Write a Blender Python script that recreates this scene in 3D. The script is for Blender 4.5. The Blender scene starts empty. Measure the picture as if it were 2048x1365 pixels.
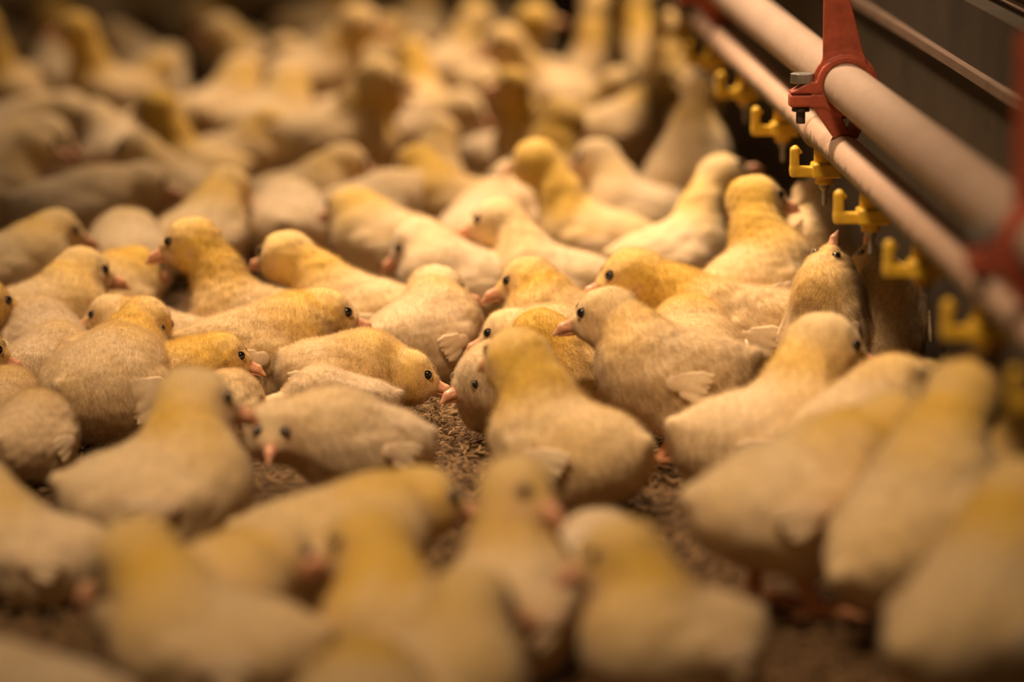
import bpy, math, random
import numpy as np
from mathutils import Vector, Matrix

# ------------------------------------------------------------------ camera, light, exposure
scene = bpy.context.scene
COL = scene.collection
FPX, CX, CY = 8000.0, 1024.0, 682.5          # focal length and centre in pixels of the 2048x1365 frame
HORIZON = -700.0
PITCH = math.atan((CY - HORIZON) / FPX)
CAM_H = 0.4365 * math.cos(PITCH)
cam_data = bpy.data.cameras.new('camera')
cam = bpy.data.objects.new('camera', cam_data)
COL.objects.link(cam)
cam.location = (0, 0, CAM_H)
cam.rotation_euler = (math.pi / 2 - PITCH, 0, 0)
cam_data.sensor_width = 36.0
cam_data.lens = FPX * 36.0 / 2048.0
cam_data.clip_start = 0.05
cam_data.dof.use_dof = True
cam_data.dof.focus_distance = 2.245
cam_data.dof.aperture_fstop = 140.6 / 34.0
scene.camera = cam

world = bpy.data.worlds.new('world')
scene.world = world
world.use_nodes = True
world.node_tree.nodes['Background'].inputs[0].default_value = (1.0, 0.66, 0.38, 1)
world.node_tree.nodes['Background'].inputs[1].default_value = 0.10


def lamp(name, loc, target, size, power, colour):
    d = bpy.data.lights.new(name, 'AREA')
    d.shape = 'DISK'
    d.size = size
    d.energy = power
    d.color = colour
    o = bpy.data.objects.new(name, d)
    COL.objects.link(o)
    o.location = loc
    o.rotation_euler = (Vector(target) - Vector(loc)).to_track_quat('-Z', 'Y').to_euler()
    return o


def spot(name, loc, target, angle, power, colour, soft):
    d = bpy.data.lights.new(name, 'SPOT')
    d.energy = power
    d.color = colour
    d.spot_size = math.radians(angle)
    d.spot_blend = 1.0
    d.shadow_soft_size = soft
    o = bpy.data.objects.new(name, d)
    COL.objects.link(o)
    o.location = loc
    o.rotation_euler = (Vector(target) - Vector(loc)).to_track_quat('-Z', 'Y').to_euler()
    return o


spot('key_backlight', (-0.36, 3.00, 1.66), (0.13, 2.40, 0.0), 37, 330.0, (1.0, 0.71, 0.45), 0.13)  # unseen key spot added as overhead backlight, cone narrowed to dim the edges
spot('front_fill', (-0.35, 0.95, 1.90), (0.05, 1.98, 0.0), 36, 172.0, (1.0, 0.69, 0.42), 0.20)  # added fill for front rows and pipes; its narrow cone darkens the corners
spot('far_fill', (0.40, 3.75, 2.00), (0.26, 3.40, 0.0), 50, 400.0, (1.0, 0.69, 0.42), 0.16)  # unseen spot added to brighten the flock behind, outside the other cones

vs = scene.view_settings
vs.view_transform = 'Standard'
vs.look = 'None'
vs.gamma = 1.0
vs.use_curve_mapping = False
vs.exposure = -0.16
scene.cycles.use_denoising = True
scene.cycles.max_bounces = 5
scene.cycles.diffuse_bounces = 4
scene.cycles.glossy_bounces = 2
scene.cycles.transmission_bounces = 4
scene.cycles.caustics_reflective = False
scene.cycles.caustics_refractive = False

SP, CP = math.sin(PITCH), math.cos(PITCH)


def ray(px, py):
    """World direction (unit depth along the optical axis) of a pixel."""
    x, y = (px - CX) / FPX, -(py - CY) / FPX
    return np.array([x, CP + y * SP, -SP + y * CP])


def on_plane(px, py, z):
    d = ray(px, py)
    t = (z - CAM_H) / d[2]
    return np.array([0, 0, CAM_H]) + d * t


def at_depth(px, py, depth):
    return np.array([0, 0, CAM_H]) + ray(px, py) * depth


def project(p):
    p = np.asarray(p, float) - np.array([0, 0, CAM_H])
    depth = p[1] * CP - p[2] * SP
    yc = p[1] * SP + p[2] * CP
    return CX + FPX * p[0] / depth, CY - FPX * yc / depth, depth


# ------------------------------------------------------------------ materials
def new_mat(name):
    m = bpy.data.materials.new(name)
    m.use_nodes = True
    nt = m.node_tree
    return m, nt, nt.nodes['Principled BSDF']


def noise_node(nt, scale, detail=3.0, coord='Object', rough=0.6):
    tc = nt.nodes.new('ShaderNodeTexCoord')
    n = nt.nodes.new('ShaderNodeTexNoise')
    n.inputs['Scale'].default_value = scale
    n.inputs['Detail'].default_value = detail
    n.inputs['Roughness'].default_value = rough
    nt.links.new(tc.outputs[coord], n.inputs['Vector'])
    return n


def ramp_node(nt, src, stops):
    r = nt.nodes.new('ShaderNodeValToRGB')
    e = r.color_ramp.elements
    while len(e) < len(stops):
        e.new(0.5)
    for k, (pos, c) in enumerate(stops):
        e[k].position = pos
        e[k].color = (*c, 1) if len(c) == 3 else c
    nt.links.new(src, r.inputs[0])
    return r


def plain(name, colour, rough=0.6, spec=0.3, var=0.15, scale=60.0, bump=0.0, metallic=0.0):
    m, nt, b = new_mat(name)
    n = noise_node(nt, scale)
    lo = tuple(c * (1 - var) for c in colour)
    hi = tuple(min(1, c * (1 + var)) for c in colour)
    r = ramp_node(nt, n.outputs['Fac'], [(0.3, lo), (0.7, hi)])
    nt.links.new(r.outputs[0], b.inputs['Base Color'])
    b.inputs['Roughness'].default_value = rough
    b.inputs['Specular IOR Level'].default_value = spec
    b.inputs['Metallic'].default_value = metallic
    if bump:
        bp = nt.nodes.new('ShaderNodeBump')
        bp.inputs['Strength'].default_value = bump
        bp.inputs['Distance'].default_value = 0.002
        nt.links.new(n.outputs['Fac'], bp.inputs['Height'])
        nt.links.new(bp.outputs[0], b.inputs['Normal'])
    return m


CREAM = (0.87, 0.72, 0.53)
YELLOW = (0.79, 0.52, 0.10)
SKIN = (0.66, 0.42, 0.27)
DIRT = (0.30, 0.20, 0.11)


def down_material(name, translucent, tone=1.0):
    m, nt, b = new_mat(name)
    at = nt.nodes.new('ShaderNodeAttribute')
    at.attribute_name = 'tint'
    sep = nt.nodes.new('ShaderNodeSeparateColor')
    nt.links.new(at.outputs['Color'], sep.inputs[0])
    prev = None
    col = nt.nodes.new('ShaderNodeRGB')
    col.outputs[0].default_value = (*CREAM, 1)
    prev = col.outputs[0]
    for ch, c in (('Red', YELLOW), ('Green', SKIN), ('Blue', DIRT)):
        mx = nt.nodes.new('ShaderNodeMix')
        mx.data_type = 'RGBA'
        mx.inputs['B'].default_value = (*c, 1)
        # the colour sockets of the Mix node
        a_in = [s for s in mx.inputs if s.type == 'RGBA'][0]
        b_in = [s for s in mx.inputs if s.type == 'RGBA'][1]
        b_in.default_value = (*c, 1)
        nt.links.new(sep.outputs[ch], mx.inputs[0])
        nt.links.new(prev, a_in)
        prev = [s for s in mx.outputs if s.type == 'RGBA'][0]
    n = noise_node(nt, 260.0, 2.0)
    r = ramp_node(nt, n.outputs['Fac'], [(0.3, (0.84 * tone,) * 3), (0.7, (tone,) * 3)])
    mul = nt.nodes.new('ShaderNodeMix')
    mul.data_type = 'RGBA'
    mul.blend_type = 'MULTIPLY'
    mul.inputs[0].default_value = 1.0
    ci = [s for s in mul.inputs if s.type == 'RGBA']
    nt.links.new(prev, ci[0])
    nt.links.new(r.outputs[0], ci[1])
    final = [s for s in mul.outputs if s.type == 'RGBA'][0]
    out = nt.nodes['Material Output']
    nt.links.new(final, b.inputs['Base Color'])
    b.inputs['Roughness'].default_value = 0.9
    b.inputs['Specular IOR Level'].default_value = 0.05
    b.inputs['Sheen Weight'].default_value = 0.25
    b.inputs['Sheen Roughness'].default_value = 0.6
    if translucent:
        t = nt.nodes.new('ShaderNodeBsdfTranslucent')
        nt.links.new(final, t.inputs[0])
        ms = nt.nodes.new('ShaderNodeMixShader')
        ms.inputs[0].default_value = translucent
        nt.links.new(b.outputs[0], ms.inputs[1])
        nt.links.new(t.outputs[0], ms.inputs[2])
        tr = nt.nodes.new('ShaderNodeBsdfTransparent')      # single down hairs are thin and see-through
        m2 = nt.nodes.new('ShaderNodeMixShader')
        m2.inputs[0].default_value = 0.40
        nt.links.new(ms.outputs[0], m2.inputs[1])
        nt.links.new(tr.outputs[0], m2.inputs[2])
        nt.links.new(m2.outputs[0], out.inputs[0])
    return m


M_DOWN = down_material('chick_down', 0.0)
M_FLUFF = down_material('chick_fluff', 0.5)
M_BEAK = plain('beak_horn', (0.78, 0.40, 0.24), 0.38, 0.45, 0.12, 300)
M_LEG = plain('leg_skin', (0.74, 0.36, 0.18), 0.5, 0.4, 0.15, 400, 0.3)
M_EYE = plain('eye_black', (0.006, 0.005, 0.005), 0.08, 0.7, 0.0, 10)
M_LID = plain('eyelid_skin', (0.62, 0.44, 0.24), 0.7, 0.2, 0.1, 500)
M_RED = plain('red_plastic', (0.40, 0.088, 0.045), 0.5, 0.35, 0.22, 120, 0.15)
M_YEL = plain('yellow_plastic', (0.72, 0.45, 0.04), 0.38, 0.4, 0.12, 200, 0.1)
M_STEEL = plain('dull_steel', (0.30, 0.27, 0.24), 0.45, 0.5, 0.2, 300, 0.1, 0.6)
M_DARK = plain('blackened_bolt', (0.06, 0.05, 0.045), 0.5, 0.4, 0.2, 300, 0.1, 0.3)


def pipe_material(name, base, grime_amount):
    m, nt, b = new_mat(name)
    n1 = noise_node(nt, 30.0, 4.0)
    r1 = ramp_node(nt, n1.outputs['Fac'], [(0.3, tuple(c * 0.88 for c in base)), (0.7, base)])
    # speckles of dried dust and droppings
    n2 = noise_node(nt, 260.0, 2.0)
    r2 = ramp_node(nt, n2.outputs['Fac'], [(0.62, (0, 0, 0)), (0.72, (1, 1, 1))])
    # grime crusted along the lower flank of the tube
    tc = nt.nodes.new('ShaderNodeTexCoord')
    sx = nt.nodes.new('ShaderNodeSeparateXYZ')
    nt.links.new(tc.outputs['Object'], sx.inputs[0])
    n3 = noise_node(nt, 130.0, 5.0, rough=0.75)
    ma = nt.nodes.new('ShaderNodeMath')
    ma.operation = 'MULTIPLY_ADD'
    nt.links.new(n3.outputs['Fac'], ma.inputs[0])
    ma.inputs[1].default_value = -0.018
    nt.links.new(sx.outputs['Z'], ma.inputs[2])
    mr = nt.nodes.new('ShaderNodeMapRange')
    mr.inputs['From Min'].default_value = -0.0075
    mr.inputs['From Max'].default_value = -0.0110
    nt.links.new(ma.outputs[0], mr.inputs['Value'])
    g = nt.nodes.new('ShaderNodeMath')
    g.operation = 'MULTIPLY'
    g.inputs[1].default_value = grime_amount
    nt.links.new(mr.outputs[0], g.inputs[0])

    def mix(fac, a, colour):
        mx = nt.nodes.new('ShaderNodeMix')
        mx.data_type = 'RGBA'
        ins = [s for s in mx.inputs if s.type == 'RGBA']
        nt.links.new(fac, mx.inputs[0])
        nt.links.new(a, ins[0])
        ins[1].default_value = (*colour, 1)
        return [s for s in mx.outputs if s.type == 'RGBA'][0]
    sp = nt.nodes.new('ShaderNodeMath')
    sp.operation = 'MULTIPLY'
    sp.inputs[1].default_value = 0.45
    nt.links.new(r2.outputs[0], sp.inputs[0])
    c = mix(sp.outputs[0], r1.outputs[0], tuple(x * 0.5 for x in base))
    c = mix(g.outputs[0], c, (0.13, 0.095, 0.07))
    nt.links.new(c, b.inputs['Base Color'])
    b.inputs['Roughness'].default_value = 0.6
    b.inputs['Specular IOR Level'].default_value = 0.25
    bp = nt.nodes.new('ShaderNodeBump')
    bp.inputs['Strength'].default_value = 0.25
    bp.inputs['Distance'].default_value = 0.001
    nt.links.new(n2.outputs['Fac'], bp.inputs['Height'])
    nt.links.new(bp.outputs[0], b.inputs['Normal'])
    return m


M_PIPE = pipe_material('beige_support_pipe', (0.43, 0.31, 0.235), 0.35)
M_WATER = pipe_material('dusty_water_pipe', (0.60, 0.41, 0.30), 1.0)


def litter_material(name, lo, mid, hi, scale):
    m, nt, b = new_mat(name)
    n = noise_node(nt, scale, 6.0, rough=0.75)
    r = ramp_node(nt, n.outputs['Fac'], [(0.3, lo), (0.5, mid), (0.72, hi)])
    nt.links.new(r.outputs[0], b.inputs['Base Color'])
    b.inputs['Roughness'].default_value = 0.9
    b.inputs['Specular IOR Level'].default_value = 0.1
    bp = nt.nodes.new('ShaderNodeBump')
    bp.inputs['Strength'].default_value = 0.8
    bp.inputs['Distance'].default_value = 0.004
    nt.links.new(n.outputs['Fac'], bp.inputs['Height'])
    nt.links.new(bp.outputs[0], b.inputs['Normal'])
    return m


M_LITTER = litter_material('brown_litter', (0.035, 0.020, 0.010), (0.11, 0.066, 0.034), (0.24, 0.15, 0.08), 120.0)
M_SHAVING = litter_material('wood_shavings', (0.10, 0.058, 0.026), (0.26, 0.16, 0.075), (0.46, 0.30, 0.15), 70.0)
M_WALL = plain('dark_board', (0.027, 0.017, 0.008), 0.7, 0.2, 0.35, 14, 0.2)
M_LEDGE = plain('worn_ledge', (0.12, 0.074, 0.05), 0.6, 0.3, 0.2, 30, 0.1)
M_WIRE = plain('dull_wire', (0.16, 0.10, 0.065), 0.5, 0.4, 0.2, 100, 0.0, 0.3)


# ------------------------------------------------------------------ object helpers
def link(name, me, mat=None, parent=None):
    o = bpy.data.objects.new(name, me)
    COL.objects.link(o)
    if mat is not None and not me.materials:
        me.materials.append(mat)
    if parent is not None:
        o.parent = parent
    return o


def tag(o, label=None, cat=None, group=None, kind=None):
    if label:
        o['label'] = label
    if cat:
        o['category'] = cat
    if group:
        o['group'] = group
    if kind:
        o['kind'] = kind
    return o


def np_mesh(name, V, F, smooth=True, k=None):
    """Mesh from an (n,3) vertex array and an (m,k) face array."""
    me = bpy.data.meshes.new(name)
    V = np.asarray(V, np.float32)
    F = np.asarray(F, np.int32)
    k = F.shape[1]
    me.vertices.add(len(V))
    me.vertices.foreach_set('co', V.ravel())
    me.loops.add(F.size)
    me.loops.foreach_set('vertex_index', F.ravel())
    me.polygons.add(len(F))
    me.polygons.foreach_set('loop_start', np.arange(0, F.size, k, dtype=np.int32))
    me.polygons.foreach_set('use_smooth', np.full(len(F), smooth, bool))
    me.update(calc_edges=True)
    return me


def set_tint(me, rgb):
    a = me.color_attributes.new('tint', 'FLOAT_COLOR', 'POINT')
    c = np.ones((len(rgb), 4), np.float32)
    c[:, :3] = rgb
    a.data.foreach_set('color', c.ravel())


# ------------------------------------------------------------------ implicit surfaces
def unit(v):
    v = np.asarray(v, float)
    return v / max(1e-9, np.linalg.norm(v))


def smin(a, b, k):
    h = np.clip(0.5 + 0.5 * (b - a) / k, 0, 1)
    return b + (a - b) * h - k * h * (1 - h)


def sd_ell(p, c, r, R=None):
    q = p - np.asarray(c)
    if R is not None:
        q = q @ R            # into the ellipsoid's frame
    r = np.asarray(r)
    k0 = np.linalg.norm(q / r, axis=-1)
    k1 = np.linalg.norm(q / (r * r), axis=-1)
    return k0 * (k0 - 1.0) / np.maximum(k1, 1e-9)


def sd_cone(p, a, b, r1, r2):
    a, b = np.asarray(a), np.asarray(b)
    ba = b - a
    h = np.clip(((p - a) @ ba) / max(1e-12, ba @ ba), 0, 1)
    return np.linalg.norm(p - a - h[..., None] * ba, axis=-1) - (r1 + (r2 - r1) * h)


def surface_net(f, lo, hi, res):
    """Smooth quad mesh of f = 0 inside a box."""
    lo = np.asarray(lo, float)
    n = np.ceil((np.asarray(hi) - lo) / res).astype(int) + 1
    ax = [lo[i] + res * np.arange(n[i]) for i in range(3)]
    G = np.stack(np.meshgrid(*ax, indexing='ij'), -1)
    val = f(G.reshape(-1, 3)).reshape(n)
    s = val < 0
    m = n - 1
    acc = np.zeros((*m, 3))
    cnt = np.zeros(m)
    corners = [(i, j, k) for i in (0, 1) for j in (0, 1) for k in (0, 1)]

    def sub(A, c):
        return A[c[0]:c[0] + m[0], c[1]:c[1] + m[1], c[2]:c[2] + m[2]]
    for c in corners:
        for d in range(3):
            if c[d] == 0:
                e = list(c)
                e[d] = 1
                va, vb = sub(val, c), sub(val, e)
                cross = (va < 0) != (vb < 0)
                t = np.where(cross, va / np.where(cross, va - vb, 1), 0)
                off = np.zeros((*m, 3)) + np.array(c, float)
                off[..., d] += t
                acc += np.where(cross[..., None], off, 0)
                cnt += cross
    act = cnt > 0
    idx = np.full(m, -1)
    idx[act] = np.arange(act.sum())
    ijk = np.argwhere(act)
    V = lo + res * (ijk + acc[act] / cnt[act][:, None])
    faces = []
    for d in range(3):
        u, v = (d + 1) % 3, (d + 2) % 3
        a = [slice(None)] * 3
        b = [slice(None)] * 3
        a[d] = slice(0, -1)
        b[d] = slice(1, None)
        sa, sb = s[tuple(a)], s[tuple(b)]
        for flip in (False, True):
            E = np.argwhere((sa & ~sb) if not flip else (~sa & sb))
            E = E[(E[:, u] > 0) & (E[:, v] > 0) & (E[:, u] < m[u]) & (E[:, v] < m[v])]
            if not len(E):
                continue
            q = []
            for du, dv in ((1, 1), (0, 1), (0, 0), (1, 0)):
                c = E.copy()
                c[:, u] -= du
                c[:, v] -= dv
                q.append(idx[c[:, 0], c[:, 1], c[:, 2]])
            Q = np.stack(q, 1)
            faces.append(Q[:, ::-1] if flip else Q)
    return V, np.concatenate(faces)


def gradient(f, V, e=4e-4):
    g = np.stack([f(V + np.eye(3)[i] * e) - f(V - np.eye(3)[i] * e) for i in range(3)], 1)
    return g / np.maximum(1e-9, np.linalg.norm(g, axis=1, keepdims=True))


def implicit(f, lo, hi, res):
    V, F = surface_net(f, lo, hi, res)
    for _ in range(2):
        N = gradient(f, V)
        V = V - N * np.clip(f(V), -res, res)[:, None]
    return V, F, gradient(f, V)


def rot_y(a):
    c, s = math.cos(a), math.sin(a)
    return np.array([[c, 0, s], [0, 1, 0], [-s, 0, c]])


# ------------------------------------------------------------------ the chick and its parts
ZB = {0: 0.0262, 1: 0.0455}       # height of the body's centre: sitting, standing


def beak_mesh():
    def f(p):
        q = p.copy()
        q[:, 1] = q[:, 1] * 1.05
        up = smin(sd_cone(q, (-0.003, 0, 0.0008), (0.006, 0, 0.0006), 0.0050, 0.0030),
                  sd_cone(q, (0.006, 0, 0.0006), (0.0118, 0, -0.0022), 0.0030, 0.0009), 0.001)
        lowr = sd_cone(q, (-0.003, 0, -0.0022), (0.0088, 0, -0.0030), 0.0036, 0.0009)
        up = np.maximum(up, -(p[:, 2] + 0.0021 + 6.0 * np.maximum(0, p[:, 0] - 0.008) ** 1.2))
        lowr = np.maximum(lowr, p[:, 2] + 0.0025)
        d = np.minimum(up, lowr)
        for sy in (-1, 1):
            d = np.maximum(d, -sd_cone(p, (0.0028, sy * 0.0036, 0.0022), (0.0046, sy * 0.0030, 0.0016), 0.0006, 0.0004))
        return d
    V, F, _ = implicit(f, (-0.010, -0.007, -0.009), (0.015, 0.007, 0.008), 0.00055)
    return np_mesh('beak', V, F)


def wing_mesh(side):
    def f(p):
        q = p.copy()
        q[:, 1] *= side
        sc = np.array([1, 2.2, 1])
        d = sd_cone(q * sc, np.array([0.006, 0, 0.001]), np.array([-0.003, 0, -0.001]), 0.0044, 0.0048)
        for k in range(6):
            a = math.radians(181 + 5.0 * k)
            ln = 0.0160 - 0.0013 * k
            st = np.array([0.001, 0.0006 * (k % 2), 0.0042 - 0.0018 * k])
            en = st + np.array([math.cos(a) * ln, 0.0, math.sin(a) * ln])
            mid = st * 0.35 + en * 0.65
            d = smin(d, smin(sd_cone(q * sc, st * sc, mid * sc, 0.0024, 0.0028), sd_cone(q * sc, mid * sc, en * sc, 0.0028, 0.0012), 0.0008), 0.0007)
        return d
    V, F, _ = implicit(f, (-0.022, -0.005, -0.022), (0.013, 0.005, 0.010), 0.0007)
    me = np_mesh('wing', V, F)
    T = np.zeros((len(V), 3))
    T[:, 0] = 0.24
    T[:, 1] = np.clip(0.15 + V[:, 0] * 40, 0.0, 0.35)
    set_tint(me, T)
    return me


def leg_mesh(side, fwd):
    hip = np.array([0.0, 0, 0.031])
    hock = np.array([-0.006 + fwd * 0.4, 0, 0.0215])
    ankle = np.array([fwd, 0, 0.0055])

    def f(p):
        d = sd_cone(p, hip, hock, 0.0068, 0.0040)
        d = smin(d, sd_cone(p, hock, ankle, 0.0037, 0.0031), 0.003)
        return d

    def toes(p):
        d = np.full(len(p), 1.0)
        for ang, L in ((0, 0.024), (34, 0.020), (-34, 0.020), (180, 0.011)):
            a = math.radians(ang)
            mid = ankle + np.array([math.cos(a) * L * 0.55, math.sin(a) * L * 0.55, -0.0012])
            tip = ankle + np.array([math.cos(a) * L, math.sin(a) * L, -0.0036])
            d = smin(d, sd_cone(p, ankle + np.array([0, 0, -0.0012]), mid, 0.0029, 0.0024), 0.0012)
            d = smin(d, sd_cone(p, mid, tip, 0.0024, 0.0013), 0.001)
        return d
    V, F, _ = implicit(f, (-0.03, -0.012, 0.0), (0.03, 0.012, 0.052), 0.0011)
    leg = np_mesh('leg', V, F)
    V, F, _ = implicit(toes, (-0.032, -0.022, -0.002), (0.045, 0.022, 0.012), 0.0009)
    return leg, np_mesh('foot', V, F)


def eye_meshes():
    def ball(p):
        return np.linalg.norm(p, axis=-1) - 0.0032
    V, F, _ = implicit(ball, (-0.0044,) * 3, (0.0044,) * 3, 0.0006)
    eye = np_mesh('eye', V, F)

    def ring(p):      # axis along y
        r = np.sqrt(p[:, 0] ** 2 + p[:, 2] ** 2)
        return np.sqrt((r - 0.0032) ** 2 + p[:, 1] ** 2) - 0.00028
    V, F, _ = implicit(ring, (-0.0045, -0.001, -0.0045), (0.0045, 0.001, 0.0045), 0.00022)
    return eye, np_mesh('eyelid', V, F)


BEAK = beak_mesh()
BEAK.materials.append(M_BEAK)
WING = {s: wing_mesh(s) for s in (-1, 1)}
for w_ in WING.values():
    w_.materials.append(M_DOWN)
LEGS = [leg_mesh(1, 0.006), leg_mesh(1, -0.012)]
for a_, b_ in LEGS:
    a_.materials.append(M_LEG)
    b_.materials.append(M_LEG)
EYE, LID = eye_meshes()
EYE.materials.append(M_EYE)
LID.materials.append(M_LID)


def value_noise(P, scale, seed):
    rs = np.random.RandomState(seed)
    t = 0
    for k in range(5):
        w = rs.normal(size=3) * scale
        t = t + np.sin(P @ w + rs.uniform(0, 6.28))
    return t / 5.0


def make_chick(name, S, fluff, res, seed):
    """One chick: body (head, neck and trunk in one skin) with beak, eyes, wings, legs and loose down as parts.
    S: st, head (local head centre), look (unit, local), bp, yl, dirt"""
    st, bp, yl = S['st'], math.radians(S['bp']), S['yl']
    zb = ZB[st]
    R = rot_y(-bp)                      # nose-up for positive bp
    fat = S.get('fat', 1.0)
    C = np.array([0, 0, zb])
    if bp > 0.15:
        C = C + np.array([0, 0, 0.008 * math.sin(bp)])

    def bodyp(x, y, z):
        return C + R @ np.array([x, y, z])
    H = np.asarray(S['head'], float)
    L = unit(S['look'])
    side = unit(np.cross((0, 0, 1.0), L)) if abs(L[2]) < 0.97 else np.array([0, 1.0, 0])
    up = np.cross(L, side)
    rw, rh = 0.0305 * fat, 0.0262 * fat
    trunk_c = bodyp(-0.003, 0, 0)
    chest = bodyp(0.0165, 0, 0.001)
    neck0 = bodyp(0.0175, 0, 0.009)
    neck_len = np.linalg.norm(H - neck0)
    nr = 0.0188 if neck_len < 0.040 else 0.0168
    nape = H - L * 0.004
    mid = (neck0 + nape) * 0.5 + np.array([-0.003, 0, 0.0])

    def f_body(p):
        d = sd_ell(p, trunk_c, (0.0350, rw, rh), R)
        d = smin(d, sd_ell(p, chest, (0.0225, 0.0235 * fat, 0.0232)), 0.010)
        d = smin(d, sd_ell(p, bodyp(-0.026, 0, 0.005), (0.0175, 0.019, 0.017)), 0.012)
        for sy in (-1, 1):
            d = smin(d, sd_ell(p, bodyp(0.003, sy * 0.0255 * fat, 0.003), (0.0155, 0.0068, 0.0098), R), 0.003)
        d = smin(d, sd_cone(p, bodyp(-0.031, 0, 0.008), bodyp(-0.0430, 0, 0.0165), 0.0105, 0.0036), 0.008)
        for sy in (-1, 1):
            d = smin(d, sd_ell(p, bodyp(-0.003, sy * 0.0165, -0.011), (0.019, 0.012, 0.0145 if not st else 0.017)), 0.008)
            if st:
                d = smin(d, sd_cone(p, bodyp(-0.003, sy * 0.0145, -0.016), (0.0, sy * 0.0135, 0.026), 0.0105, 0.0065), 0.007)
        return d

    def f_neck(p):
        d = sd_cone(p, neck0, mid, nr, 0.5 * nr + 0.5 * 0.0132)
        return smin(d, sd_cone(p, mid, nape, 0.5 * nr + 0.5 * 0.0132, 0.0134), 0.006)

    def f_head(p):
        d = np.linalg.norm(p - H, axis=-1) - 0.0152
        d = smin(d, sd_cone(p, H + L * 0.005 + up * 0.0005, H + L * 0.0140 - up * 0.0022, 0.0126, 0.0068), 0.006)
        for sy in (-1, 1):
            d = smin(d, sd_ell(p, H + L * 0.005 - up * 0.0060 + side * sy * 0.0055, (0.0085, 0.0075, 0.0075)), 0.006)
        return d

    def f(p):
        d = smin(f_body(p), f_neck(p), 0.014)
        d = smin(d, f_head(p), 0.008)
        d = d + 0.0007 * value_noise(p, 260.0, seed) + 0.0005 * value_noise(p, 620.0, seed + 1)
        if not st:                       # the belly rests flat on the litter
            d = np.maximum(d, 0.002 - p[:, 2])
        return d
    lo = np.minimum.reduce([C - np.array([0.062, 0.042, 0.045]), H - 0.032])
    hi = np.maximum.reduce([C + np.array([0.056, 0.042, 0.05]), H + 0.032])
    lo[2] = max(lo[2], -0.003 if not st else 0.006)
    V, F, N = implicit(f, lo, hi, res)

    def tint_of(P):
        db, dn, dh = f_body(P), f_neck(P), f_head(P)
        w = np.clip(0.5 + (db - np.minimum(dn, dh)) / 0.016, 0, 1)
        nz = value_noise(P, 110.0, seed + 7) * 0.5
        y = (0.38 + 0.22 * nz) * yl + w * (0.55 + 0.25 * nz) * yl
        crown = np.clip(((P - H) @ up) / 0.016, 0, 1) * (dh < 0.004)
        y = y * (1 - 0.30 * crown)
        front = np.clip((((P - H) @ L) - 0.008) / 0.007, 0, 1) * (dh < 0.004)
        below = np.clip(0.6 - ((P - H) @ up) / 0.012, 0, 1)
        skin = front * below * 0.75
        ear = np.exp(-((np.linalg.norm(P - (H + L * 0.001 - up * 0.002), axis=1) - 0.0152) / 0.004) ** 2 * 0)  # unity
        lat = np.abs((P - H) @ side)
        e0 = np.exp(-((((P - H) @ L) - 0.001) ** 2 + (((P - H) @ up) + 0.0035) ** 2) / (2 * 0.0028 ** 2)) * (lat > 0.009) * (dh < 0.004)
        skin = np.maximum(skin, 0.55 * e0 * ear)
        eyez = np.exp(-((((P - H) @ L) - 0.0128) ** 2 + (((P - H) @ up) - 0.0050) ** 2) / (2 * 0.0042 ** 2)) * (lat > 0.006) * (dh < 0.004)
        skin = np.maximum(skin, 0.45 * eyez)
        if S.get('bare'):                    # a bare pink patch on the rump and a bald cheek
            skin = np.maximum(skin, 0.9 * np.exp(-((P - bodyp(-0.036, 0.010, 0.002)) ** 2).sum(1) / (2 * 0.0055 ** 2)))
        if S.get('cheek'):
            skin = np.maximum(skin, 0.6 * np.exp(-((((P - H) @ L) - 0.006) ** 2 + (((P - H) @ up) + 0.003) ** 2) / (2 * 0.0075 ** 2)) * (dh < 0.004))
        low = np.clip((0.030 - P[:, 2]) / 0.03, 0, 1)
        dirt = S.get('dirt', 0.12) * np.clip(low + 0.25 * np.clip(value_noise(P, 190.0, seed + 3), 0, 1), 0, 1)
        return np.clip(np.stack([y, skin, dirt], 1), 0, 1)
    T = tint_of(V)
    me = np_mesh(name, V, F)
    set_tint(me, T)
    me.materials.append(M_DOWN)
    root = link(name, me)

    # beak
    frame = Matrix(((L[0], side[0], up[0]), (L[1], side[1], up[1]), (L[2], side[2], up[2]))).to_4x4()
    bk = link('beak', BEAK, None, root)
    bk.matrix_local = Matrix.Translation(Vector(H + L * 0.0185 - up * 0.0032)) @ frame @ Matrix.Rotation(math.radians(8), 4, 'Y') @ Matrix.Scale(S.get('bs', 0.96), 4)
    # eyes
    for sy in (-1, 1):
        base = H + L * 0.0128 + up * 0.0050
        t = np.linspace(0.004, 0.02, 80)
        q = base + side * sy * t[:, None]
        dist = f(q)
        tt = t[np.argmax(dist > 0)] if (dist > 0).any() else 0.011
        ey = link('eye', EYE, None, root)
        ey.matrix_local = Matrix.Translation(Vector(base + side * sy * (tt - 0.0016))) @ frame
        if fluff > 15000:
            ld = link('eyelid', LID, None, ey)
            ld.matrix_local = Matrix.Translation((0, sy * 0.0015, 0))
    # wings folded on the flanks
    for sy in (-1, 1):
        base = bodyp(-0.006, 0, 0.003)
        t = np.linspace(0.012, 0.045, 110)
        q = base + np.array([0, sy, 0]) * t[:, None]
        dist = f_body(q)
        tt = t[np.argmax(dist > 0)]
        wg = link('wing', WING[sy], None, root)
        wa = S.get('wing', 0.0)
        wg.matrix_local = (Matrix.Translation(Vector(base + np.array([0, sy * (tt + 0.0004), 0]))) @
                           Matrix.Rotation(-bp + math.radians(6), 4, 'Y') @ Matrix.Rotation(sy * math.radians(5 + wa), 4, 'Z') @
                           Matrix.Rotation(sy * math.radians(8), 4, 'X') @ Matrix.Scale(S.get('ws', 1.0), 4))
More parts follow.
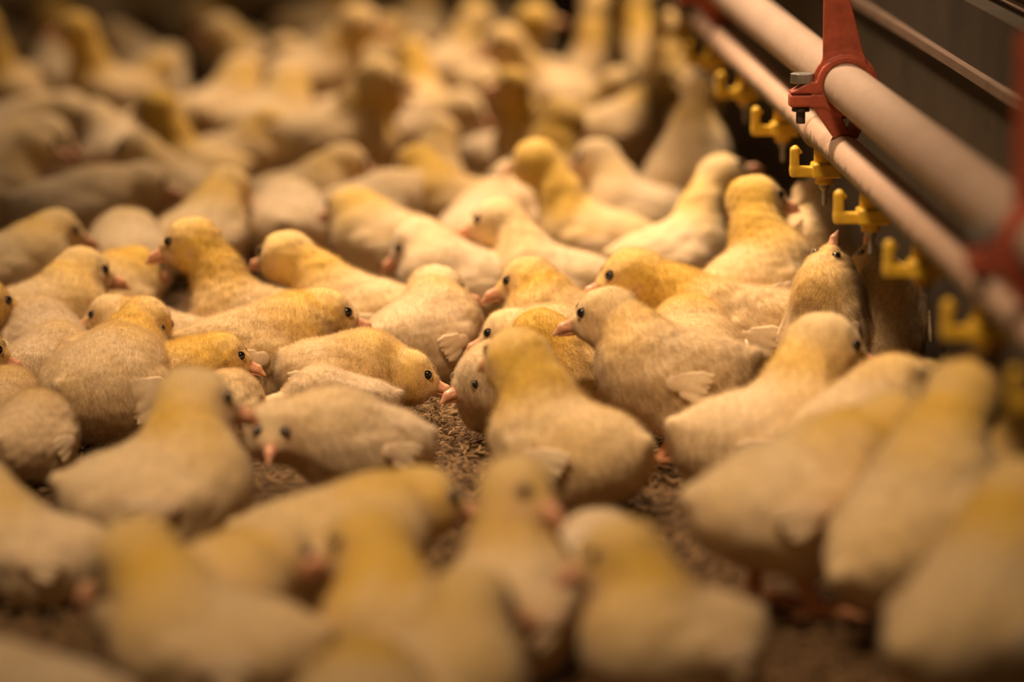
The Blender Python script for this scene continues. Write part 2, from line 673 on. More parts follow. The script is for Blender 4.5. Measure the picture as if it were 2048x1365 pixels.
    if st:
        for k, sy in enumerate((-1, 1)):
            lm, fm = LEGS[(k + seed) % 2]
            lg = link('leg', lm, None, root)
            lg.location = (0.0, sy * 0.0135, 0.0)
            link('foot', fm, None, lg)

    if fluff:
        rs = np.random.RandomState(seed)
        a, b, c, d4 = (V[F[:, i]] for i in range(4))
        area = 0.5 * np.linalg.norm(np.cross(c - a, d4 - b), axis=1)
        pick = rs.choice(len(F), fluff, p=area / area.sum())
        u, v = rs.rand(fluff, 1), rs.rand(fluff, 1)

        def lerp(A):
            q = [A[F[pick, i]] for i in range(4)]
            return (q[0] * (1 - u) + q[1] * u) * (1 - v) + (q[3] * (1 - u) + q[2] * u) * v
        P, NN, TT = lerp(V), lerp(N), lerp(T)
        NN /= np.linalg.norm(NN, axis=1, keepdims=True)
        dh = f_head(P)
        onhead = np.clip(1 - dh / 0.006, 0, 1)
        keep = (TT[:, 1] < 0.5) | (rs.rand(fluff) < 0.3)
        eyed = np.minimum(*[np.linalg.norm(P - np.array(e.matrix_local.translation), axis=1) for e in root.children if e.name.startswith('eye')][:2])
        keep &= (eyed > 0.0042) & (P[:, 2] > 0.003)
        P, NN, TT, onhead = P[keep], NN[keep], TT[keep], onhead[keep]
        n = len(P)
        back = np.where(onhead[:, None] > 0.5, -L, np.array([-0.8, 0, -0.55]))
        back = back - NN * (back * NN).sum(1, keepdims=True)
        swirl = np.stack([value_noise(P, 150.0, seed + 20 + i) for i in range(3)], 1)
        D = NN * 0.66 + back * 0.62 + swirl * 0.26 + rs.normal(size=(n, 3)) * 0.27
        D /= np.linalg.norm(D, axis=1, keepdims=True)
        ln = (0.0033 - 0.0013 * onhead) * rs.uniform(0.6, 1.25, n)
        wd = rs.uniform(0.00016, 0.00030, n) * (1.0 if fluff > 15000 else 1.8)
        U = np.cross(D, NN)
        U /= np.maximum(1e-9, np.linalg.norm(U, axis=1, keepdims=True))
        A = P - NN * 0.0006 - U * wd[:, None] * 0.5
        B = P - NN * 0.0006 + U * wd[:, None] * 0.5
        M1 = P + D * ln[:, None]
        VV = np.stack([A, B, M1], 1).reshape(-1, 3)
        FF = np.arange(3 * n).reshape(n, 3)
        fm = np_mesh('down_feathers', VV, FF)
        set_tint(fm, np.repeat(TT, 3, 0))
        fm.materials.append(M_FLUFF)
        fm.normals_split_custom_set_from_vertices(np.repeat(NN, 3, 0).tolist())
        fl = link('down_feathers', fm, None, root)
    return root


# ------------------------------------------------------------------ setting
def box_mesh(name, lo, hi, M=None):
    x0, y0, z0 = lo
    x1, y1, z1 = hi
    V = np.array([(x, y, z) for x in (x0, x1) for y in (y0, y1) for z in (z0, z1)], float)
    F = np.array([(0, 1, 3, 2), (4, 6, 7, 5), (0, 4, 5, 1), (2, 3, 7, 6), (0, 2, 6, 4), (1, 5, 7, 3)])
    if M is not None:
        V = V @ np.array(M.to_3x3()).T + np.array(M.translation)
    return np_mesh(name, V, F, smooth=False)


nx, ny = 160, 300
gx = np.linspace(-1.6, 1.6, nx)
gy = np.linspace(0.6, 7.0, ny)
X, Y = np.meshgrid(gx, gy, indexing='ij')
PP = np.stack([X.ravel(), Y.ravel(), np.zeros(nx * ny)], 1)
PP[:, 2] = -0.0025 + 0.0012 * value_noise(PP, 45.0, 3) + 0.0008 * value_noise(PP, 130.0, 5)
ii = np.arange(nx * ny).reshape(nx, ny)
FQ = np.stack([ii[:-1, :-1], ii[1:, :-1], ii[1:, 1:], ii[:-1, 1:]], -1).reshape(-1, 4)
tag(link('floor', np_mesh('floor', PP, FQ), M_LITTER), kind='structure')


def shavings():
    rs = np.random.RandomState(11)
    n = 52000
    y = rs.uniform(1.15, 3.0, n)
    x = rs.uniform(-0.19, 0.19, n) * y
    wall_x = (WL - 0.012 - plat[1] * y) / plat[0]
    x = np.where(x > wall_x, x - 0.30, x)
    c = np.stack([x, y, rs.uniform(-0.0008, 0.0055, n)], 1)
    L = rs.uniform(0.0025, 0.0095, n)
    W = rs.uniform(0.0005, 0.0017, n)
    a = rs.uniform(0, 6.28, n)
    tilt = rs.normal(0, 0.35, n)
    d = np.stack([np.cos(a) * np.cos(tilt), np.sin(a) * np.cos(tilt), np.sin(tilt)], 1)
    s = np.stack([-np.sin(a), np.cos(a), rs.normal(0, 0.35, n)], 1)
    s /= np.linalg.norm(s, axis=1, keepdims=True)
    nrm = np.cross(d, s)
    bend = rs.uniform(-0.35, 0.5, n)[:, None] * L[:, None]
    rows = []
    for t in (-0.5, 0.0, 0.5):
        mid = c + d * (t * L)[:, None] + nrm * bend * (0.25 - t * t)
        w = (W * (1.0 if t == 0 else 0.6))[:, None]
        rows += [mid - s * w * 0.5, mid + s * w * 0.5]
    V = np.stack(rows, 1).reshape(-1, 3)
    b = (np.arange(n) * 6)[:, None]
    F = np.concatenate([b + np.array([0, 1, 3, 2]), b + np.array([2, 3, 5, 4])])
    return np_mesh('litter_shavings', V, F, smooth=False)



# ------------------------------------------------------------------ drinking line
VPX = 600.0
pdir = unit(ray(VPX, HORIZON))
P0 = at_depth(1700, 315, FPX / 3640.0)
plat = np.array([pdir[1], -pdir[0], 0.0])        # to the right of the line, horizontally
ANG = math.atan2(pdir[1], pdir[0])


def t_for_x(px, off):
    """Where along the line a point offset by OFF from the water pipe's axis shows at image column px."""
    lo, hi = -1.9, 4.0
    for _ in range(60):
        mid = 0.5 * (lo + hi)
        x = project(P0 + pdir * mid + off)[0]
        if x > px:
            lo = mid
        else:
            hi = mid
    return 0.5 * (lo + hi)


line = bpy.data.objects.new('drinker_line', None)
COL.objects.link(line)
line.location = P0
line.rotation_euler = (0, 0, ANG)                 # local x runs along the pipes, away from the camera; local -y is to the right
tag(line, 'beige double pipe drinking line on red hangers with yellow nipple clips', 'drinking line')
bpy.context.view_layer.update()
UPZ = 0.0372                                       # support pipe's axis above the water pipe's axis
R_UP, R_LOW = 0.0128, 0.0097
T0, T1 = -1.75, 3.6


def tube(name, r, z, mat, t0=T0, t1=T1, nseg=160, k=40, wob=0.0):
    t = np.linspace(t0, t1, nseg)
    a = np.linspace(0, 2 * np.pi, k, endpoint=False)
    TT, AA = np.meshgrid(t, a, indexing='ij')
    V = np.stack([TT, r * np.cos(AA), r * np.sin(AA)], -1).reshape(-1, 3)
    i = np.arange(nseg * k).reshape(nseg, k)
    F = np.stack([i[:-1], np.roll(i[:-1], -1, 1), np.roll(i[1:], -1, 1), i[1:]], -1).reshape(-1, 4)
    o = link(name, np_mesh(name, V, F), mat, line)
    o.location = (0, 0, z)
    return o


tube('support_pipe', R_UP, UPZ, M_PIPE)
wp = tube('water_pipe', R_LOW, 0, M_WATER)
wp['label'] = 'thinner dusty lower pipe with a grimy underside'
tj = t_for_x(1640, np.array([0, 0, 0.0]))


def collar(t):
    k = 40
    prof = [(-0.011, R_LOW + 0.0001), (-0.010, R_LOW + 0.0012), (-0.002, R_LOW + 0.0016), (0.010, R_LOW + 0.0012), (0.011, R_LOW + 0.0001)]
    a = np.linspace(0, 2 * np.pi, k, endpoint=False)
    V = np.array([(t + x, r * math.cos(b), r * math.sin(b)) for x, r in prof for b in a])
    i = np.arange(len(prof) * k).reshape(len(prof), k)
    F = np.stack([i[:-1], np.roll(i[:-1], -1, 1), np.roll(i[1:], -1, 1), i[1:]], -1).reshape(-1, 4)
    return np_mesh('pipe_joint', V, F)


jo = link('pipe_joint', collar(tj), M_WATER, line)

def extrude_outline(name, pts, x0, x1, bevel=0.0006):
    """Closed outline in local (y, z) extruded along x."""
    import bmesh
    bm = bmesh.new()
    vs_ = [bm.verts.new((x0, y, z)) for y, z in pts]
    fc = bm.faces.new(vs_)
    ex = bmesh.ops.extrude_face_region(bm, geom=[fc])
    bmesh.ops.translate(bm, vec=(x1 - x0, 0, 0), verts=[g for g in ex['geom'] if isinstance(g, bmesh.types.BMVert)])
    bmesh.ops.recalc_face_normals(bm, faces=bm.faces[:])
    if bevel:
        bmesh.ops.bevel(bm, geom=bm.edges[:], offset=bevel, segments=2, affect='EDGES', clamp_overlap=True)
    me = bpy.data.meshes.new(name)
    bm.to_mesh(me)
    bm.free()
    return me


def implicit_mesh(name, f, lo, hi, res):
    V, F, _ = implicit(f, lo, hi, res)
    return np_mesh(name, V, F)


def sd_box(p, c, h, r=0.0006):
    q = np.abs(p - np.asarray(c)) - (np.asarray(h) - r)
    return np.linalg.norm(np.maximum(q, 0), axis=-1) + np.minimum(q.max(-1), 0) - r


def bracket_sdf(p):
    # local: x along the pipe, +y to the left of the line, z up; origin on the support pipe's axis
    rr = np.sqrt(p[:, 1] ** 2 + p[:, 2] ** 2)
    ring = np.maximum(np.abs(rr - (R_UP + 0.0016)) - 0.0020, np.abs(p[:, 0]) - 0.0065)
    rim = np.maximum(np.abs(rr - (R_UP + 0.0035)) - 0.0022, np.abs(p[:, 0]) - 0.0012)
    d = np.minimum(ring, rim)
    # upright blade, narrower towards its top
    right = -0.0108 + 0.26 * np.clip(p[:, 2] - 0.014, 0, 0.034) + 0.03 * np.clip(p[:, 2] - 0.048, 0, 0.05)
    blade = np.maximum(np.maximum(np.maximum(p[:, 1] - 0.0125, right - p[:, 1]), np.abs(p[:, 0]) - 0.0018), np.maximum(0.008 - p[:, 2], p[:, 2] - 0.085))
    d = smin(d, blade, 0.002)
    # ear with the bolt, split by a slit
    ear = sd_box(p, (0, 0.0205, -0.0045), (0.0062, 0.0105, 0.0072), 0.001)
    slope = (p[:, 2] - 0.0065) + (p[:, 1] - 0.013) * 0.55
    ear = np.maximum(ear, slope)
    d = np.minimum(d, ear)
    d = np.maximum(d, -sd_box(p, (0, 0.022, -0.0045), (0.009, 0.0090, 0.0005), 0.0001))
    # tongue reaching down to the water pipe
    a = np.array([0, 0.0135, -0.008])
    b = np.array([0, 0.0015, -0.0285])
    tongue = np.maximum(sd_cone(p * np.array([0, 1, 1]), a, b, 0.0060, 0.0042), np.abs(p[:, 0]) - 0.0055)
    d = smin(d, tongue, 0.0015)
    tong2 = np.maximum(sd_cone(p * np.array([0, 1, 1]), (0, -0.0135, -0.006), (0, -0.0035, -0.0285), 0.0040, 0.0032), np.abs(p[:, 0]) - 0.0055)
    d = smin(d, tong2, 0.0015)
    d = np.maximum(d, R_UP - 0.0001 - rr)
    low = np.sqrt(p[:, 1] ** 2 + (p[:, 2] + UPZ) ** 2)
    d = np.maximum(d, R_LOW + 0.0002 - low)
    return d


BRACKET = implicit_mesh('hanger_bracket', bracket_sdf, (-0.008, -0.022, -0.037), (0.008, 0.033, 0.088), 0.0009)
BRACKET.materials.append(M_RED)
NUT = implicit_mesh('nut', lambda p: np.maximum(np.maximum.reduce([np.abs(p @ np.array([math.cos(a), math.sin(a), 0])) for a in (0, 1.0472, 2.0944)]) - 0.0062, np.abs(p[:, 2]) - 0.0028),
                    (-0.008, -0.008, -0.004), (0.008, 0.008, 0.004), 0.0006)
NUT.materials.append(M_STEEL)
BOLT = implicit_mesh('bolt', lambda p: np.minimum(np.maximum(np.sqrt(p[:, 0] ** 2 + p[:, 1] ** 2) - 0.0050, np.abs(p[:, 2]) - 0.0012),
                                                np.maximum(np.sqrt(p[:, 0] ** 2 + p[:, 1] ** 2) - 0.0026, np.abs(p[:, 2] + 0.004) - 0.004)),
                     (-0.007, -0.007, -0.010), (0.007, 0.007, 0.003), 0.0006)
BOLT.materials.append(M_DARK)
t_br = t_for_x(1690, np.array([0, 0, UPZ]))
for k, t in enumerate((t_br - 0.60, t_br, t_br + 0.66, t_br + 1.34)):
    br = link('hanger_bracket', BRACKET, None, line)
    br.location = (t, 0, UPZ)
    br['label'] = 'red plastic hanger clamped round the pipe'
    nt_ = link('nut', NUT, None, br)
    nt_.location = (0, 0.0235, 0.0040)
    bo = link('bolt', BOLT, None, br)
    bo.location = (0, 0.0245, -0.0132)


def clip_sdf(p):
    # local: origin on the water pipe's axis; +y to the left; hook, arm and body of the nipple saddle
    post = sd_cone(p, (0, 0.0175, -0.0085), (0, 0.0175, -0.0205), 0.0020, 0.0020)
    post = np.minimum(post, sd_box(p, (0, 0.0175, -0.0150), (0.0040, 0.0025, 0.0080), 0.0020))
    lip = sd_cone(p, (0, 0.0170, -0.0082), (0, 0.0140, -0.0102), 0.0019, 0.0010)
    arm = sd_box(p, (0, 0.0110, -0.0215), (0.0040, 0.0089, 0.0030), 0.0010)
    body = sd_box(p, (0, -0.0010, -0.0205), (0.0080, 0.0085, 0.0042), 0.0014)
    neck = np.maximum(np.sqrt(p[:, 0] ** 2 + p[:, 1] ** 2) - 0.0062, np.abs(p[:, 2] + 0.0130) - 0.0060)
    spout = np.maximum(np.sqrt(p[:, 0] ** 2 + p[:, 1] ** 2) - 0.0052, np.abs(p[:, 2] + 0.0262) - 0.0026)
    post2 = sd_box(p, (0, -0.0135, -0.0140), (0.0036, 0.0021, 0.0090), 0.0015)
    d = smin(post, arm, 0.0012)
    d = smin(d, lip, 0.0012)
    d = smin(d, body, 0.0012)
    d = np.minimum(np.minimum(d, neck), np.minimum(spout, post2))
    low = np.sqrt(p[:, 1] ** 2 + p[:, 2] ** 2)
    return np.maximum(d, R_LOW - low)


CLIP = implicit_mesh('nipple_clip', clip_sdf, (-0.010, -0.018, -0.031), (0.010, 0.022, -0.004), 0.0007)
CLIP.materials.append(M_YEL)
PIN = implicit_mesh('nipple_pin', lambda p: np.minimum(sd_cone(p, (0, 0, -0.027), (0, 0, -0.040), 0.0014, 0.0014), sd_cone(p, (0, 0, -0.0275), (0, 0, -0.0300), 0.0036, 0.0030)),
                    (-0.005, -0.005, -0.043), (0.005, 0.005, -0.022), 0.0005)
PIN.materials.append(M_STEEL)
hook_off = -plat * 0.0175 + np.array([0, 0, -0.014])
for px in (1325, 1380, 1441, 1511, 1589, 1677, 1777, 1895, 2030):
    t = t_for_x(px, hook_off)
    cl = link('nipple_clip', CLIP, None, line)
    cl.location = (t, 0, 0)
    cl['label'] = 'yellow hooked nipple clip'
    link('nipple_pin', PIN, None, cl)

# ------------------------------------------------------------------ dark wall behind the line
WL = float((P0 @ plat)) + 0.072         # offset of the wall's face from the camera's line
tag(link('litter_shavings', shavings(), M_SHAVING), 'loose brown wood shavings strewn over the litter floor', 'litter', kind='stuff')
wall_frame = Matrix.Translation(Vector(plat * WL)) @ Matrix.Rotation(ANG, 4, 'Z')   # local x along the line, local y to its left
wall = link('wall_right', box_mesh('wall_right', (0.4, -0.03, -0.01), (7.0, 0.0, 0.236)), M_WALL)
wall.matrix_world = wall_frame
tag(wall, kind='structure')
upper = link('wall_back', box_mesh('wall_back', (0.4, -0.34, 0.10), (7.0, -0.30, 0.9)), M_WALL)
upper.matrix_world = wall_frame
tag(upper, kind='structure')
ledge = link('trim_1', box_mesh('trim_1', (0.4, 0.0002, 0.1965), (7.0, 0.005, 0.2020)), M_LEDGE)
ledge.matrix_world = wall_frame
tag(ledge, kind='structure')


def wire_screen():
    Vs, Fs, n = [], [], 0
    r = 0.0006
    h0, h1 = 0.2365, 0.45
    def wire(a, b):
        nonlocal n
        a, b = np.array(a), np.array(b)
        d = unit(b - a)
        s = unit(np.cross(d, (0, 1.0, 0)))
        for e in (a, b):
            for u_, v_ in ((1, 0), (0, 1), (-1, 0), (0, -1)):
                Vs.append(e + s * r * u_ + np.array([0, r * v_, 0]))
        for k in range(4):
            Fs.append((n + k, n + (k + 1) % 4, n + 4 + (k + 1) % 4, n + 4 + k))
        n += 8
    x = 1.5
    while x < 3.6:
        wire((x, -0.014, h0), (x, -0.014, h1))
        x += 0.0065
    z = h0 + 0.004
    while z < h1:
        wire((1.5, -0.0125, z), (3.6, -0.0125, z))
        z += 0.0065
    return np_mesh('wire_mesh_screen', np.array(Vs), np.array(Fs))


ws = link('wire_mesh_screen', wire_screen(), M_WIRE)
ws.matrix_world = wall_frame
tag(ws, 'fine wire mesh screen standing on the ledge of the dark board', 'mesh screen')

# ------------------------------------------------------------------ the flock
LOG = []
PLACED = []          # ground positions of body centres


def px_scale(g):
    return (g - HORIZON) / 0.4365


def resolve(bx, bg, head, hd, lk, pt, eye):
    """Body ground point, world head centre and look direction from where body and head show in the photograph."""
    B = on_plane(bx, bg, 0.0)
    depth = project(B)[2]
    a, l, p = math.radians(hd), math.radians(lk), math.radians(pt)
    L = np.array([math.cos(l) * math.cos(p), math.sin(l) * math.cos(p), math.sin(p)])
    side = np.array([-math.sin(l), math.cos(l), 0.0])
    up = np.cross(L, side)
    Q = at_depth(head[0], head[1], depth)
    dx = Q[0] - B[0]
    if abs(math.cos(a)) > 0.5:
        dd = float(np.clip(dx * math.tan(a), -0.045, 0.045))
    else:
        dd = 0.034 * math.sin(a)
    Q = at_depth(head[0], head[1], depth + dd * CP)
    if eye:
        vis = side if side[1] < 0 else -side
        Q = Q - L * 0.0128 - up * 0.0050 - vis * 0.0108
    return B, Q, L


def chick(label, bx, bg, head, hd, lk=None, pt=-6, st=0, bp=8, yl=1.0, eye=False, sz=1.0, fat=1.0, dirt=0.12, wing=0.0, group=None, rch=None, ws=1.0, bs=0.96, bare=False, cheek=False):
    lk = hd if lk is None else lk
    B, Hw, L = resolve(bx, bg, head, hd, lk, pt, eye)
    a = math.radians(hd)
    fwd = np.array([math.cos(a), math.sin(a), 0.0])
    need = sz * float(np.interp(Hw[2] / sz - ZB[st], (0.008, 0.036), (0.046, 0.015)))
    need = need if rch is None else rch
    have = float((Hw - B) @ fwd)
    if have < need:                       # the trunk sits far enough behind the head
        B = B - fwd * (need - have)
    Ri = np.array([[math.cos(a), math.sin(a), 0], [-math.sin(a), math.cos(a), 0], [0, 0, 1]])
    Hl = Ri @ (Hw - B) / sz
    Ll = Ri @ L
    # a head that would sink into the body or fly off is drawn back to a neck's reach
    Hl[2] = max(Hl[2], 0.020)
    neck0 = np.array([0.016, 0, ZB[st] + 0.009])
    reach = np.linalg.norm(Hl - neck0)
    if reach > 0.075:
        LOG.append(('LONG NECK', label, round(reach, 3)))
    depth = project(B)[2]
    blur = FPX * 0.034 * abs(1 / 2.245 - 1 / depth)
    fluff = 80000 if blur < 9 else (40000 if blur < 16 else (18000 if blur < 24 else 9000))
    res = 0.0022 if blur < 10 else (0.0026 if blur < 25 else 0.0034)
    for q, lab in PLACED:
        dist = np.linalg.norm(q[:2] - B[:2])
        if dist < 0.046:
            LOG.append(('CLOSE %.3f' % dist, label, lab))
    PLACED.append((B, label))
    o = make_chick('chick', dict(st=st, head=Hl, look=Ll, bp=bp, yl=yl, fat=fat, dirt=dirt, wing=wing, ws=ws, bs=bs, bare=bare, cheek=cheek), fluff, res, len(PLACED) * 13 + 1)
    o.location = (B[0], B[1], 0)
    o.rotation_euler = (0, 0, a)
    o.scale = (sz, sz, sz)
    tag(o, label, 'chick', group)
    return o


E = True
# --- the pair nose to nose and the birds close around them
chick('chick crouching on bare litter, eye ringed pale, beak behind the small pink-beaked chick', 790, 855, (857, 752), -30, -6, -8, eye=E, sz=0.92, yl=1.0, bp=6, rch=0.036)
chick('small chick with a sharp pink beak in profile, meeting another chick face to face', 960, 893, (935, 765), 232, 206, -8, eye=E, sz=0.82, yl=0.5, bp=32, rch=0.013, bs=1.12)
chick('plump chick seen from behind with a tall yellow neck, hiding the small pink-beaked chick', 1135, 1015, (1036, 722), 145, 132, -4, yl=1.15, sz=1.06)
chick('standing chick with bare pinkish cheek and legs showing, beside the open patch of litter', 1345, 925, (1165, 628), 178, 180, -6, st=1, eye=E, yl=0.8, cheek=True, bp=4)
chick('bright yellow chick stretching its neck low, a white feather tuft on its wing', 1480, 765, (1226, 553), 180, 186, -8, eye=E, yl=1.05, sz=1.1, bp=2)
chick('round yellow back between the cheek of the standing chick and the white-tufted chick', 1385, 785, (1392, 655), 95, 95, -10, yl=1.1, sz=0.95)
chick('tall yellow chick standing by the drinker, its dark eye level with the yellow clips', 1512, 730, (1562, 391), 35, 15, -2, st=1, bp=22, eye=E, yl=1.3)
chick('pale chick with its head lifted right under a yellow clip, seen from behind', 1628, 704, (1632, 400), 85, 85, 72, st=1, bp=58, yl=0.6, fat=0.88, sz=0.95)
chick('chick tipping its pink beak straight up to a steel nipple pin, eye showing', 1655, 800, (1656, 548), 45, 55, 82, st=1, bp=62, yl=0.9, fat=0.85, sz=0.86)
chick('slim chick with the pink beak tip raised, next bird along under the nipple pin', 1768, 790, (1742, 546), 100, 100, 76, st=1, bp=60, yl=0.8, fat=0.85, sz=0.86)
chick('fluffy yellow chick with its face tucked away, behind the plump tall-necked chick', 1152, 868, (1083, 678), 195, 75, -12, yl=1.3, sz=0.98)
chick('chick peeping past the tall-necked back, only orange beak and forehead showing', 1078, 800, (975, 668), 180, 182, -10, eye=E, yl=0.7, sz=0.95)
chick('pale-backed chick lying in front of the crouching ringed-eye chick', 640, 884, (560, 830), 182, 182, -10, yl=0.35, sz=0.72)
chick('pale chick staring at the viewer, orange beak pointing straight out', 715, 1000, (550, 864), 212, 266, -10, yl=0.55, sz=0.95, bp=16, rch=0.038)

# --- along the right under the pipes
chick('large blurred chick with a pink beak, hunched behind the cream bird on open litter', 1535, 1000, (1705, 693), 10, 2, -10, eye=E, yl=0.85, sz=1.12)
chick('chick reaching up with open neck to a yellow clip, dark eye turned down', 1742, 1045, (1888, 745), 20, 20, 38, st=1, bp=22, eye=E, yl=0.9)
chick('big out-of-focus chick striding on pink legs across open litter', 1585, 1230, (1785, 862), 18, 18, 15, st=1, bp=14, yl=1.0, sz=1.1)
chick('yellow-necked chick stretching straight up beneath the pipes, back of its neck towards us', 1830, 1290, (1932, 790), 38, 40, 55, st=1, bp=42, yl=1.15, sz=1.1)
chick('very blurred bird in the lower corner beneath the pipes, rump to the viewer', 1968, 1488, (2040, 1005), 40, 40, 30, st=1, bp=30, yl=1.1, sz=1.1)
chick('olive-yellow neck of a drinking chick cut by the picture edge under the pipes', 2080, 1190, (2048, 905), 100, 95, 60, st=1, bp=40, yl=1.5)

# --- front rows
chick('large blurred chick with head up facing the pipes, wing and yellow breast catching the light', 325, 1115, (447, 800), 14, 8, -6, eye=E, yl=0.9, sz=1.1)
chick('blurred yellow-headed chick with a red beak just below the litter gap', 690, 1215, (903, 997), 4, 4, -4, eye=E, yl=1.2, sz=1.05)
chick('blurred chick whose beak touches the beak of a bird facing it', 470, 1340, (612, 1112), 4, 4, -8, eye=E, yl=1.0)
chick('blurred yellow head turned back against the touching beak', 830, 1420, (676, 1092), 172, 188, -8, eye=E, yl=1.25)
chick('tall blurred chick with an upright neck in front of the plump tall-necked chick', 1000, 1358, (1036, 985), 50, -48, -6, yl=0.9, bp=14)
chick('blurred dark-eyed chick with an orange beak, breast towards the viewer beside open litter', 1262, 1440, (1192, 1116), 215, 194, -8, eye=E, yl=1.1)
chick('cream back rising behind the orange-beaked blurred chick', 1195, 1262, (1212, 1115), 85, 85, -15, yl=0.3, sz=0.9)
chick('very blurred chick looking towards the open litter at the bottom edge', 850, 1530, (1014, 1208), 4, 2, -6, eye=E, yl=0.9)
chick('huge blurred chick with lowered head over the shaded litter corner', 425, 1440, (206, 1140), 178, 188, -28, eye=E, yl=1.0, sz=1.05)
chick('yellow back cut by the bottom edge between two blurred chicks', 730, 1585, (738, 1395), 88, 88, -10, yl=1.3)
chick('shaded chick at the edge above the dark litter corner', 75, 1205, (-40, 975), 176, 176, -6, yl=0.7, sz=0.82, dirt=0.3)
chick('pale back cut by the lower corner on the dark litter', 35, 1545, (-150, 1410), 178, 178, -6, yl=0.4, sz=0.9)

# --- sharp birds by the left edge
chick('round chick turned away, dirty rump and one white wing quill sticking out', 242, 872, (285, 755), 62, 62, -16, yl=0.85, sz=1.04, fat=1.12, dirt=0.45, wing=30, ws=1.5)
chick('small chick asleep in a ball on the litter at the edge', 62, 962, (85, 890), 70, 70, -22, yl=0.6, sz=0.80, dirt=0.3)
chick('small round back behind the sleeping ball of down', 22, 880, (60, 835), 60, 60, -10, yl=0.8, sz=0.70)
chick('bright yellow head with a pink beak resting low in front of a big yellow breast', 360, 865, (486, 713), 2, 0, -8, eye=E, yl=1.4, sz=0.88)
chick('low rounded back between the bright yellow head and the large blurred chick', 475, 884, (500, 830), 60, 60, -12, yl=0.7, sz=0.70)
chick('large chick lying with its yellow breast forward and head held high', 545, 803, (692, 627), 6, 4, -4, eye=E, yl=1.15, sz=1.05)
chick('chick with a long upright neck and pointed pink beak, alert above the others', 510, 745, (338, 485), 178, 182, -10, eye=E, yl=1.1)
chick('chick with a smudged eye and orange beak, in front of a plain yellow nape', 100, 735, (208, 541), 6, 6, -6, eye=E, yl=0.9)
chick('plain yellow nape behind the smudge-eyed chick', 235, 690, (270, 545), 55, 50, -6, yl=1.4)
chick('small grey-eyed head with orange beak lying low beneath the smudge-eyed chick', 272, 772, (178, 630), 182, 186, -6, eye=E, yl=0.7, sz=0.85)
chick('hunched chick preening with its face down, at the foot of the long-necked chick', 222, 815, (327, 660), 4, -12, -32, eye=E, yl=1.1, sz=0.86)
chick('dark yellow head coming in from the edge, upper of two', -62, 775, (15, 603), 8, 14, -6, eye=E, yl=1.5)
chick('pink beak coming in from the edge, lower of two', -85, 850, (-6, 702), 2, 2, -10, eye=E, yl=1.2)
chick('pale low back between the grey-eyed head and the edge', 85, 765, (100, 690), 110, 110, -10, yl=0.4, sz=0.85)
chick('cream back sloping down to the round dirty-rumped chick', 135, 800, (160, 735), 60, 60, -12, yl=0.5, sz=0.80)

# --- middle rows
chick('chick in rear view with a pink bare spot, beak touching the chick opposite', 848, 765, (921, 576), 50, 6, -6, eye=E, yl=0.55, sz=0.97, bare=True)
chick('yellow-faced chick with a coral beak touching the rear-view chick', 1140, 762, (1016, 564), 178, 184, -8, eye=E, yl=1.0)
chick('chick with a red-tipped beak looking over the row of touching beaks', 1105, 655, (957, 440), 176, 184, -6, eye=E, yl=0.6)
chick('chick with its yellow nape turned to us and a long pale back', 722, 722, (574, 515), 165, 150, -6, yl=1.0)
chick('pale chick with lowered head and pink beak in front of a brown gap', 885, 655, (800, 497), 186, 190, -26, eye=E, yl=0.4)
chick('chick with a bright yellow nape, neck straight up above a pale body', 1188, 562, (1072, 325), 166, 140, -6, yl=1.35)
chick('blurred chick with a grey face beside the bright yellow nape', 1278, 510, (1160, 317), 178, 188, -6, eye=E, yl=0.5)
chick('half-hidden grey face and red beak behind the bright yellow nape', 1090, 525, (990, 358), 182, 186, -6, eye=E, yl=0.4)
chick('chick bending its beak up to the drinker with a black eye and pale round body', 1345, 605, (1483, 331), 18, 18, 22, eye=E, yl=0.8, bp=12)
chick('blurred column of a chick stretched upright beside the pipes', 1372, 480, (1405, 195), 40, 35, 65, st=1, bp=46, yl=0.8)
chick('blurred chick with level back walking to the pipes', 1228, 385, (1330, 180), 12, 15, 28, st=1, bp=8, yl=0.9)
chick('tall blurred chick drinking at the far end of the pipe, first from the open floor', 1185, 265, (1196, 18), 50, 50, 62, st=1, bp=44, yl=1.0)
chick('tall blurred chick drinking at the far end of the pipe, second from the open floor', 1262, 238, (1272, -8), 50, 50, 62, st=1, bp=44, yl=1.2)
chick('tall blurred chick drinking nearest the far yellow clips', 1330, 330, (1338, 62), 50, 50, 62, st=1, bp=44, yl=0.9)
chick('blurred cream body with a yellow nape above the long upright neck', 398, 560, (455, 378), 58, 58, -4, yl=0.9)
chick('blurred broad pale rump facing the viewer above the long pale back', 575, 530, (582, 420), 90, 90, -8, yl=0.4, sz=1.05)
chick('blurred chick with a yellow shoulder over the brown gap', 762, 568, (705, 420), 160, 150, -6, yl=1.1)
chick('blurred head with a red beak tip over the smudge-eyed chick', 50, 625, (150, 462), 2, 2, -6, eye=E, yl=0.9)
chick('blurred low back between the red beak tip and the cream body', 255, 592, (270, 480), 95, 95, -8, yl=0.6)
chick('blurred wide pale back sloping down towards the edge', 150, 500, (285, 372), 10, 10, -6, yl=0.4, sz=1.05)
chick('blurred chick with an olive face shadowed between two pale backs', 905, 490, (800, 335), 184, 190, -16, eye=E, yl=1.4)
chick('blurred cream back over the red-tipped beak', 965, 545, (985, 400), 80, 80, -8, yl=0.5)
chick('blurred cream back over the broad pale rump', 600, 478, (690, 330), 4, 4, -8, yl=0.7)
chick('blurred hunched back with a brown gap beneath', 370, 470, (275, 305), 176, 176, -6, yl=0.6)
chick('blurred pale back over the yellow shoulder', 745, 500, (840, 385), 20, 20, -12, yl=0.5)
chick('blurred back touching the edge above the wide pale back', -15, 470, (70, 300), 5, 5, -4, yl=0.6)

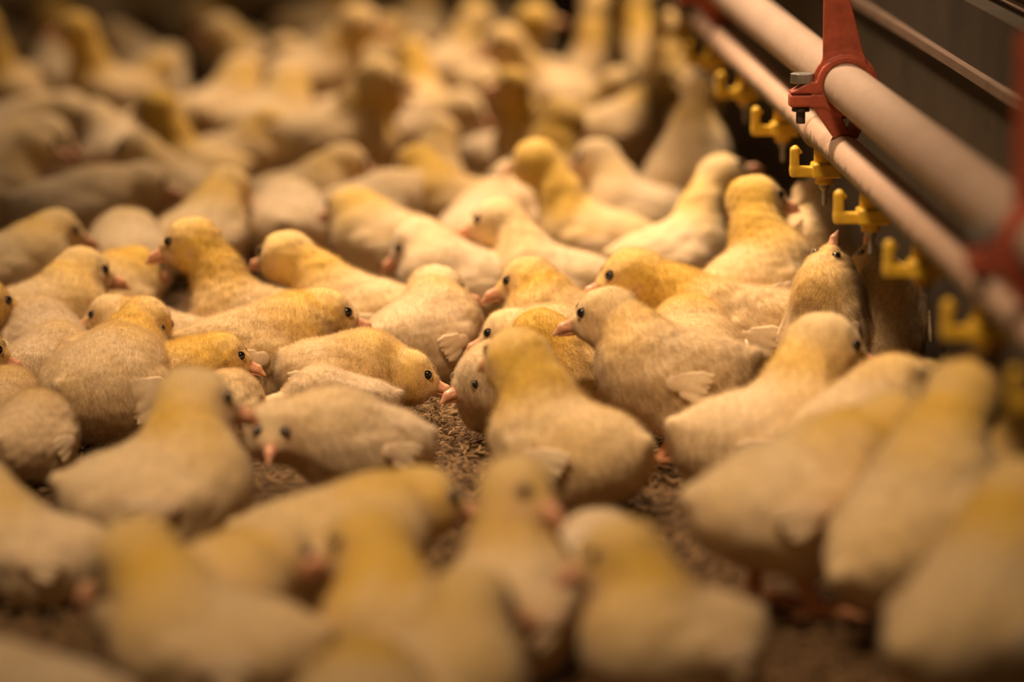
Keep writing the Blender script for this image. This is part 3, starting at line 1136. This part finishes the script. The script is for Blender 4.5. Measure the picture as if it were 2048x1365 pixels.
# --- the packed flock behind: copies of a few poses
POOL = []
rs = random.Random(5)
for k, (hx, hz, look, pitch, st, yl) in enumerate((
        (0.036, 0.066, 0, -8, 0, 0.7), (0.032, 0.072, 30, -6, 0, 1.2), (0.044, 0.046, -20, -20, 0, 0.5),
        (0.028, 0.078, -40, -4, 0, 1.4), (0.036, 0.092, 10, -6, 1, 0.8), (0.028, 0.104, 0, 4, 1, 1.2),
        (0.040, 0.056, 60, -12, 0, 0.4), (0.026, 0.058, 120, -16, 0, 0.8))):
    l, p = math.radians(look), math.radians(pitch)
    o = make_chick('chick', dict(st=st, head=(hx, math.sin(l) * 0.01, hz), look=(math.cos(l) * math.cos(p), math.sin(l) * math.cos(p), math.sin(p)), bp=8, yl=yl), 7000, 0.0034, 900 + k)
    POOL.append([o, False])


def copy_chick(entry):
    o, used = entry
    if not used:
        entry[1] = True
        return o
    c = o.copy()
    COL.objects.link(c)
    for ch in list(o.children):
        d = ch.copy()
        COL.objects.link(d)
        d.parent = c
        for g in ch.children:
            e = g.copy()
            COL.objects.link(e)
            e.parent = d
    return c


FAR_LABEL = 'blurred pale yellow chick deep in the packed flock at the far end of the floor'
n_far = 0
g = 455.0
while g > -40:
    dep = 0.4365 * FPX / (g - HORIZON)
    step = 0.085 * FPX / dep
    x = -70 + rs.uniform(0, step)
    while x < 1420:
        bx, bg = x + rs.uniform(-0.25, 0.25) * step, g + rs.uniform(-12, 12)
        x += step * rs.uniform(0.85, 1.3)
        B = on_plane(bx, bg, 0.0)
        lat = B[:2] @ plat[:2]
        if lat > float(P0 @ plat) - 0.05:
            continue
        if any(np.linalg.norm(q[:2] - B[:2]) < 0.080 for q, _ in PLACED):
            continue
        if rs.random() < 0.10:
            continue
        hd = rs.choice((0, 180, 20, 160, 200, 340, 60, 120, 90)) + rs.uniform(-20, 20)
        o = copy_chick(POOL[n_far % len(POOL)] if n_far < len(POOL) else rs.choice(POOL))
        o.location = (B[0], B[1], 0)
        o.rotation_euler = (0, 0, math.radians(hd))
        s_ = rs.uniform(0.9, 1.12)
        o.scale = (s_, s_, s_)
        tag(o, FAR_LABEL, 'chick', 'chicks of the far flock')
        PLACED.append((B, 'far'))
        n_far += 1
    g -= 34 * (1700 / FPX) * 4.2 * ((g - HORIZON) / 1000.0) ** 2 * 0.9 + 6
LOG.append(('far', n_far, len(PLACED)))
